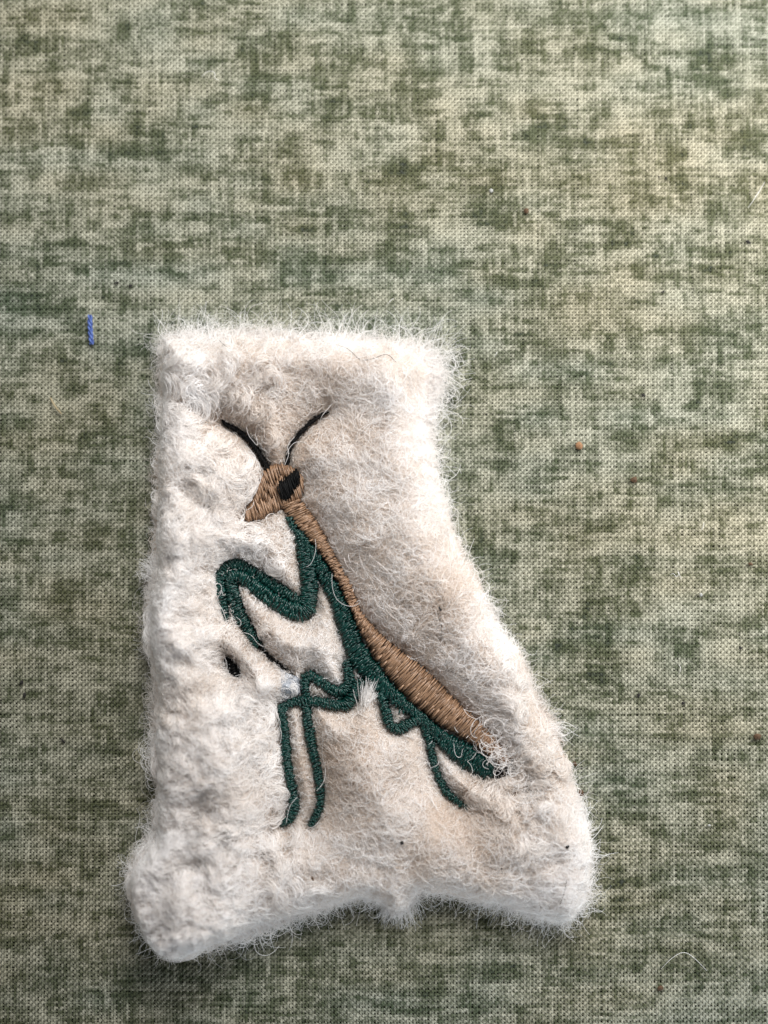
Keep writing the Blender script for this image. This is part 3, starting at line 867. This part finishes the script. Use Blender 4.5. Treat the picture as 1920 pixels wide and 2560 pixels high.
def edge_wisps():
    n = 9500
    i = R.integers(0, len(OUTLINE), n * 3)
    p = OUTLINE[i]
    x, y = p[:, 0], p[:, 1]
    top = np.exp(-((y - 830) / 70) ** 2)
    tr = np.exp(-((x - 1110) / 110) ** 2 - ((y - 960) / 170) ** 2)
    rt = np.exp(-((x - 1130) / 60) ** 2 - ((y - 1190) / 110) ** 2)
    w = .9 * np.clip(noise(x, y, 60, 60, 3) - .35, 0, 1) + .9 * top + 1.3 * tr + .8 * rt + .55 * (y > 2150)
    i = i[R.random(len(i)) < w / 1.8][:n]
    n = len(i)
    p = OUTLINE[i] + R.normal(0, 7, (n, 2))
    x, y = p[:, 0], p[:, 1]
    out = np.arctan2(-samp(DGY, x, y), -samp(DGX, x, y))
    boost = 1 + .45 * np.exp(-((x - 1110) / 110) ** 2 - ((y - 960) / 190) ** 2) + .4 * np.exp(-((y - 830) / 70) ** 2)
    L = (8 + 70 * R.random(n) ** 2.8) * boost
    th = out + R.normal(0, .95, n) + R.normal(.5, .8, n) * np.exp(-((y - 830) / 70) ** 2)
    x = x - np.cos(out) * 12
    y = y - np.sin(out) * 12
    K = 9
    u = np.linspace(0, 1, K)
    cur = R.normal(0, 2.2, n)
    wv, ph = R.uniform(0, .9, n), R.uniform(0, 6.28, n)
    P = np.empty((n, K, 3))
    z0 = samp(H, x, y) * R.uniform(.3, 1.05, n) + .01
    ze = R.uniform(.02, .20, n)
    for j in range(K):
        a = th + cur * (u[j] - .2) + wv * np.sin(ph + u[j] * 5)
        x, y = x + np.cos(a) * L / (K - 1), y + np.sin(a) * L / (K - 1)
        z = z0 * (1 - u[j]) ** 1.3 + ze * u[j]
        P[:, j] = plane(x, y, np.maximum(z, samp(H, x, y) * .9))
    rr = .0018 * np.exp(R.normal(0, .35, (n, 1))) * (1 - .5 * u[None])
    t = np.clip(R.normal(.85, .15, (n, 1)) + 0 * u, 0, 1)
    hair_ob('edge_wisps', P, rr, M_WOOL, patch, 'stuff', tint=t)


edge_wisps()


def tufts():
    """loose pulled-out tufts: start, end, width, fibres, height"""
    A, T = [], []
    K = 9
    u = np.linspace(0, 1, K)
    for (x0, y0, x1, y1, w, n, za, zb) in [(1012, 2205, 985, 2308, 22, 420, .15, .03), (1000, 2215, 950, 2285, 22, 140, .10, .03), (908, 1788, 919, 1718, 7, 110, ZE + .03, ZE + .09),
                                           (914, 1765, 936, 1735, 5, 40, ZE + .05, ZE + .09)]:
        d = np.array([x1 - x0, y1 - y0], float)
        L = np.hypot(*d)
        d /= L
        nn = np.array([-d[1], d[0]])
        o = R.normal(0, w * .42, n)
        l = L * R.uniform(.35, 1.12, n)
        tight = .3 if w < 10 else 1
        b = R.normal(0, .35, n) * tight + .25 * o / w
        c = R.normal(0, .7, n) * tight
        q = np.empty((n, K, 3))
        sl = R.uniform(-.35, .45, n) * L
        x, y = x0 + nn[0] * o + d[0] * sl, y0 + nn[1] * o + d[1] * sl
        l = l * np.clip(1.1 - sl / L, .3, 1.2)
        a0 = math.atan2(d[1], d[0])
        for j in range(K):
            a = a0 + b + c * (u[j] - .2)
            x, y = x + np.cos(a) * l / (K - 1), y + np.sin(a) * l / (K - 1)
            z = za * (1 - u[j]) + zb * u[j] + .03 * np.sin(u[j] * 3) + R.uniform(-.03, .03, n) * .3
            q[:, j] = plane(x, y, np.maximum(z, samp(H, x, y) * .8 + .01))
        A.append(q)
        T.append(np.clip(R.normal(.85, .13, (n, 1)) + 0 * u, 0, 1))
    A, T = np.concatenate(A), np.concatenate(T)
    hair_ob('pulled_tuft', A, .0025 * np.exp(R.normal(0, .2, (len(A), 1))) * (1 - .5 * u[None]), M_WOOL, patch, 'stuff', tint=T)


tufts()


def path_fibres(name, lists, rad, mat, parent, zoff, kind=None, tint=.95):
    P = []
    for q in lists:
        r = resample(np.asarray(q, float), 1, n=24)
        h = np.maximum(samp(H, r[:, 0], r[:, 1]), np.where(samp(d_emb, r[:, 0], r[:, 1]) < 4, ZE + .12, 0))
        h = np.convolve(np.pad(h, 3, 'edge'), np.ones(7) / 7, 'valid')
        P.append(plane(r[:, 0], r[:, 1], h + zoff * (.5 + .5 * np.sin(np.linspace(.3, 2.8, 24)))))
    P = np.array(P)
    return hair_ob(name, P, rad, mat, parent, kind or 'stuff', tint=np.full(P.shape[:2], tint))


def strays():
    L = [z1((470,330),(500,450),(560,520),(600,570),(590,490),(560,420),(640,300),(760,230)),
         z1((900,640),(940,560),(1010,510),(1100,520),(1170,600)), z1((1420,60),(1300,200),(1240,290),(1240,400),(1210,520)),
         z1((880,760),(930,640),(900,560),(980,470)), z1((1400,1480),(1400,1600),(1450,1690),(1500,1600),(1500,1470)),
         z2((1190,340),(1190,450),(1220,560),(1290,620),(1380,640),(1450,600),(1440,570),(1410,600)),
         z2((1380,500),(1400,430),(1450,430),(1430,490)), z2((330,730),(380,770),(360,820),(320,800)), z2((400,870),(470,890),(520,970),(580,1000)),
         z2((120,560),(190,630),(230,720),(250,850),(240,960)), z2((960,280),(1010,250),(1050,120),(1040,30)),
         z3((760,880),(770,1000),(750,1150),(800,1300),(790,1450),(700,1550)), z3((480,1620),(400,1700),(370,1800),(350,1920)),
         z3((600,1980),(680,1960),(760,1880),(800,1850)), z3((280,820),(300,900),(280,1000)),
         z4((520,460),(560,490),(610,490),(650,470)), z4((700,1200),(740,1160),(720,1180)), z4((720,1390),(770,1370),(790,1340)),
         z4((910,1190),(920,1290),(970,1310),(980,1240)), z4((640,1320),(700,1340),(720,1400)),
         z2((1450,100),(1430,200),(1500,330),(1570,420)), z2((1600,250),(1620,350),(1610,420)), z2((1540,460),(1590,480),(1560,520)),
         z2((200,1060),(240,1120),(250,1180),(240,1280)), z2((320,1260),(400,1240),(460,1280)), z2((170,520),(200,480),(210,540)),
         z1((560,1140),(550,1190),(500,1220),(480,1230)), z2((100,440),(190,420),(200,500),(160,560))]
    path_fibres('stray_fibre', L, .0022, M_WOOL, patch, .03)
    # a nest of curly fibres over the tail
    n, K = 240, 16
    cx = R.normal(1270, 40, n)
    cy = 1800 + (cx - 1200) * .95 + R.normal(20, 42, n)
    r0 = R.uniform(7, 24, n)
    a0, sw = R.uniform(0, 6.28, n), R.uniform(1.8, 6.6, n) * R.choice([-1, 1], n)
    u = np.linspace(0, 1, K)
    A = a0[:, None] + sw[:, None] * u
    el = R.uniform(.45, 1, n)[:, None]
    X = cx[:, None] + r0[:, None] * np.cos(A) + R.normal(0, 22, n)[:, None] * (u - .5)
    Y = cy[:, None] + r0[:, None] * np.sin(A) * el + R.normal(0, 26, n)[:, None] * (u - .5)
    Zz = np.maximum(samp(H, X, Y), ZE + .05) + R.uniform(.0, .13, n)[:, None] + .03 * np.sin(A)
    hair_ob('tail_curls', plane(X, Y, Zz), .0023 * np.exp(R.normal(0, .2, (n, 1))) * np.ones((1, K)), M_WOOL, patch, 'stuff', tint=np.clip(R.normal(.8, .2, (n, 1)) + 0 * u, 0, 1))
    n = 260
    X0, Y0 = R.normal(1288, 26, n), R.normal(1925, 26, n)
    A = R.uniform(-.2, 1.6, n)[:, None] + R.normal(0, 1.2, n)[:, None] * np.linspace(0, 1, 8)
    st = R.uniform(3, 9, n)[:, None]
    X, Y = X0[:, None] + np.cumsum(np.cos(A) * st, 1), Y0[:, None] + np.cumsum(np.sin(A) * st, 1)
    hair_ob('tail_fuzz', plane(X, Y, np.maximum(samp(H, X, Y), ZE + .03) + .02 + .02 * np.linspace(0, 1, 8)), .0022, M_GREYHAIR, patch, 'stuff', tint=np.clip(R.normal(.7, .3, (n, 1)) + np.zeros((1, 8)), 0, 1))
    # short fibres standing up at the stitch edges
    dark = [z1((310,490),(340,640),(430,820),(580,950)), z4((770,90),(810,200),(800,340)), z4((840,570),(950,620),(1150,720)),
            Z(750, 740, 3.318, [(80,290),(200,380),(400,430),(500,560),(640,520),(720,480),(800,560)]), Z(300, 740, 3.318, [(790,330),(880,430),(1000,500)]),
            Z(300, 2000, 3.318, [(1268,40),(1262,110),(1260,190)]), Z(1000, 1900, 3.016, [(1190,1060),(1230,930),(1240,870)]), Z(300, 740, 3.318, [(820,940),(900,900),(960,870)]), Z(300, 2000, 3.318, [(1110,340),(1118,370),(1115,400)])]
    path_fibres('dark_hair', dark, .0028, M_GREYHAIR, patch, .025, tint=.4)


strays()


# ------------------------------------------------------------------ film scrap left between the legs
def film(name, pts, ridge, zlift):
    p = resample(np.r_[pts, pts[:1]], 1, n=36)[:-1]
    c = p.mean(0)
    rings = [1, .8, .6, .4, .2, .02]
    V = []
    for r in rings:
        q = c + (p - c) * r
        h = np.maximum(samp(H, q[:, 0], q[:, 1]), ZE) + zlift + ridge * (noise(q[:, 0], q[:, 1], 16, 13, 3) - .4) * (1.15 - r)
        V.append(plane(q[:, 0], q[:, 1], h))
    V = np.concatenate(V)
    n = len(p)
    F = []
    for k in range(len(rings) - 1):
        for i in range(n):
            j = (i + 1) % n
            F.append((k * n + i, (k + 1) * n + i, (k + 1) * n + j, k * n + j))
        o = mesh_ob(name, V, F, M_FILM, patch)
    return o


M_FILM = plain('cloudy_film', (0.55, 0.58, 0.63), .22, **{'Transmission Weight': .35, 'Specular IOR Level': .6})
film('film_scrap', z3((270,150),(330,190),(420,230),(500,250),(520,330),(515,430),(450,470),(350,520),(270,560),(265,480),(300,380),(290,260)), .09, .03)


# ------------------------------------------------------------------ bits lying on the cloth and on the wool
def speck(name, px, py, w, h, rot, mat, label, cat, zb=None, group=None):
    """small irregular crumb"""
    zb = float(cloth_z(*at(px, py, 0)[:2])) + .02 if zb is None else zb
    nu, nv = 10, 6
    V, F = [], []
    seed = R.random(3) * 50
    for j in range(nv + 1):
        f = math.pi * j / nv
        for i in range(nu):
            t = 2 * math.pi * i / nu
            k = .75 + .5 * noise(np.array(math.cos(t) * 2 + 9 + seed[0]), np.array(math.sin(t) * 2 + j * .7 + 9 + seed[1]), 1.0, 1.0, 2)
            x, y, z = math.sin(f) * math.cos(t) * w / 2 * k, math.sin(f) * math.sin(t) * h / 2 * k, math.cos(f) * min(w, h) * .38 * k
            c, s = math.cos(rot), math.sin(rot)
            V.append(((x * c - y * s) / PXU, (x * s + y * c) / PXU, z / PXU))
    for j in range(nv):
        for i in range(nu):
            F.append((j * nu + i, (j + 1) * nu + i, (j + 1) * nu + (i + 1) % nu, j * nu + (i + 1) % nu))
    o = mesh_ob(name, V, F, mat)
    b = at(px, py, zb)
    o.location = (float(b[0]), float(b[1]), zb + min(w, h) * .2 / PXU)
    tag(o, label, cat, group)
    return o


M_CRUMB = plain('dark_crumb', (.012, .010, .008), .8)
M_BROWNC = plain('brown_crumb', (.085, .045, .02), .8)
M_ORANGE = plain('orange_crumb', (.27, .14, .065), .8)
M_WHITEC = plain('white_lint', (.4, .4, .37), .9)
M_STRAW = plain('dry_straw', (.36, .29, .17), .6)

for (x, y, w, h, r, m, lab) in [
    (54, 1706, 9, 13, -.6, M_CRUMB, 'black crumb near the left photo edge, the upper of two close together'),
    (61, 1738, 8, 13, -.2, M_CRUMB, 'black crumb near the left photo edge, the lower of two close together'),
    (158, 1852, 5, 18, .85, M_CRUMB, 'thin black sliver slanting on the shaded cloth left of the fleece'),
    (291, 707, 14, 5, .1, M_CRUMB, 'flat black crumb on the cloth above and right of the blue thread'),
    (326, 715, 10, 7, .4, M_CRUMB, 'small round black crumb just above the top left corner of the fleece'),
    (1315, 528, 13, 15, .2, M_BROWNC, 'brown crumb at the right end of the dark oval print blotch'),
    (1870, 605, 15, 8, -.5, M_CRUMB, 'black oval seed near the upper right edge of the cloth'),
    (1664, 446, 6, 7, .1, M_CRUMB, 'tiny black dot on the pale cloth, right one of a pair'),
    (1647, 442, 5, 5, .1, M_CRUMB, 'tiny black dot on the pale cloth, left one of a pair'),
    (1657, 730, 11, 5, .6, M_CRUMB, 'thin dark crumb tilted on the cloth above the orange crumb'),
    (1608, 988, 11, 7, -.5, M_CRUMB, 'dark crumb on the cloth up and right of the orange crumb'),
    (1447, 1115, 17, 20, .2, M_ORANGE, 'orange brown crumb on the cloth right of the fleece'),
    (1584, 1200, 17, 15, .4, M_BROWNC, 'dull brown crumb on the cloth below the orange crumb'),
    (1876, 1410, 12, 8, -.2, M_BROWNC, 'dark brown crumb at the right edge of the cloth halfway down'),
    (1851, 1620, 8, 7, .2, M_CRUMB, 'dark round crumb on the cloth by the lower right edge'),
    (1596, 1738, 7, 12, -.3, M_CRUMB, 'upright dark crumb on the cloth right of the abdomen tip'),
    (1708, 1758, 11, 8, .3, M_CRUMB, 'wide dark crumb lying right of the upright dark crumb'),
    (1892, 1842, 20, 17, .4, M_BROWNC, 'large brown crumb near the lower right edge of the cloth'),
    (1452, 1982, 14, 16, .2, M_BROWNC, 'brown crumb touching the right side of the fleece near the tail'),
    (1437, 1909, 9, 13, .5, M_BROWNC, 'smaller brown crumb touching the right side of the fleece above another'),
    (1650, 2470, 15, 12, .2, M_BROWNC, 'faint brown crumb near the bottom of the cloth under the curved fibre'),
    (1752, 1487, 9, 9, 0, M_WHITEC, 'round white lint dot on the cloth at the right'),
    (1773, 2063, 8, 6, 0, M_WHITEC, 'small white lint dot on the lower right cloth'),
    (1228, 477, 9, 10, 0, M_WHITEC, 'white lint dot just above the dark oval print blotch')]:
    speck('lint_speck' if m is M_WHITEC else 'crumb', x, y, w, h, r, m, lab, 'lint' if m is M_WHITEC else 'crumb', group='crumbs and lint on the cloth')

for (x, y, w, h, r, m, lab) in [
    (1418, 2117, 12, 8, .6, M_CRUMB, 'black crumb caught in the fleece near its lower right edge'),
    (1005, 2107, 9, 10, .2, M_CRUMB, 'black crumb caught in the fleece below the hind leg tip'),
    (1254, 2172, 5, 5, .2, M_CRUMB, 'tiny black dot in the fleece at the lower right'),
    (425, 2277, 8, 26, -.9, M_CRUMB, 'long dark plant bit stuck in the lower left corner of the fleece'),
    (586, 2238, 14, 6, .4, M_BROWNC, 'brown plant bit in the bottom fleece curls'),
    (781, 2196, 5, 12, .3, M_BROWNC, 'narrow brown plant bit in the fleece below the middle legs'),
    (456, 1432, 5, 20, -.7, M_ORANGE, 'orange straw bit in the fleece left of the front leg knee'),
    (1335, 1891, 12, 7, -.5, M_BROWNC, 'dark brown plant bit in the fleece right of the tail'),
    (1288, 1985, 18, 10, .7, M_BROWNC, 'brown plant bit in the fleece just below the tail curls'),
    (1100, 1522, 5, 13, .5, M_CRUMB, 'thin black plant bit in the fleece right of the thorax')]:
    speck('plant_bit', x, y, w, h, r, m, lab, 'plant bit', zb=float(samp(H, np.array([x]), np.array([y]))[0]) + .035, group='bits caught in the fleece')


def ply_thread(name, a, b, r_px, mat, turns, label, cat):
    """short cut end of a three-ply thread"""
    n, K = 3, 40
    u = np.linspace(0, 1, K)
    P = []
    pa, pb = at(*a, .06), at(*b, .06)
    for k in range(n):
        th = u * turns * 2 * math.pi + k * 2 * math.pi / n
        c = pa[None] * (1 - u)[:, None] + pb[None] * u[:, None]
        d = pb - pa
        s = np.array([d[1], -d[0], 0]) / np.hypot(d[0], d[1])
        bend = 1.2 / PXU * np.sin(u * 3.1)
        q = c + s[None] * (np.cos(th) * r_px * .58 / PXU + bend)[:, None]
        q[:, 2] = cloth_z(c[:, 0], c[:, 1]) + .02 + (1 + np.sin(th) * .5) * r_px / PXU
        P.append(q)
    P = np.array(P)
    rr = r_px * .47 / PXU * (1 - .25 * np.abs(2 * u - 1) ** 8)
    V, F = tubes(P, np.broadcast_to(rr, P.shape[:2]), 8)
    t = np.repeat(np.clip(.5 + .5 * np.sin(np.arange(n * K) * .9), 0, 1), 8)
    o = mesh_ob(name, V, F, mat, attr=t)
    return tag(o, label, cat)


ply_thread('thread_snippet', (223, 786), (228, 860), 6.2, M_BLUE, 1.7, 'short twisted blue thread lying on the cloth left of the fleece', 'thread')


def lone_fibre(name, pts, rad, mat, label, cat, z=.03, tint=.9, group=None):
    r = resample(np.asarray(pts, float), 1, n=30)
    P = at(r[:, 0], r[:, 1], z)
    P[:, 2] = cloth_z(P[:, 0], P[:, 1]) + z + .03 * np.sin(np.linspace(0, 3.14, 30))
    V, F = tubes(P[None], rad * (1 - .4 * np.abs(np.linspace(-1, 1, 30)) ** 3)[None], 6)
    o = mesh_ob(name, V, F, mat, attr=np.full(len(V), tint))
    return tag(o, label, cat, group)


lone_fibre('straw_bit', [(126, 994), (134, 1008), (143, 1022), (154, 1035)], .011, M_STRAW, 'thin beige straw on the cloth below the blue thread', 'straw')
for pts, lab in [
    ([(1654, 2425), (1678, 2396), (1708, 2377), (1734, 2392), (1769, 2429)], 'long white fibre arched on the cloth at the lower right'),
    ([(1676, 1438), (1684, 1432), (1690, 1444), (1697, 1436), (1692, 1424), (1704, 1448)], 'tiny curled white fibre on the cloth right of the fleece'),
    ([(1752, 1326), (1757, 1318), (1760, 1306)], 'short white fibre lying alone on the right half of the cloth'),
    ([(1697, 1660), (1702, 1672), (1698, 1684)], 'short white fibre on the cloth right of the thorax and abdomen'),
    ([(505, 190), (520, 178), (540, 183), (535, 196), (548, 200)], 'little white fibre knot on the cloth at the top left'),
    ([(1870, 520), (1890, 490), (1912, 455)], 'fine white fibre slanting at the upper right edge of the cloth'),
    ([(985, 745), (972, 757), (966, 764)], 'small white fibre on the cloth just above the fleece'),
    ([(1236, 892), (1241, 884), (1244, 878)], 'small pale fibre right of the top right fleece corner')]:
    lone_fibre('stray_fibre', pts, .0026, M_WOOL, lab, 'fibre', group='single fibres on the cloth')
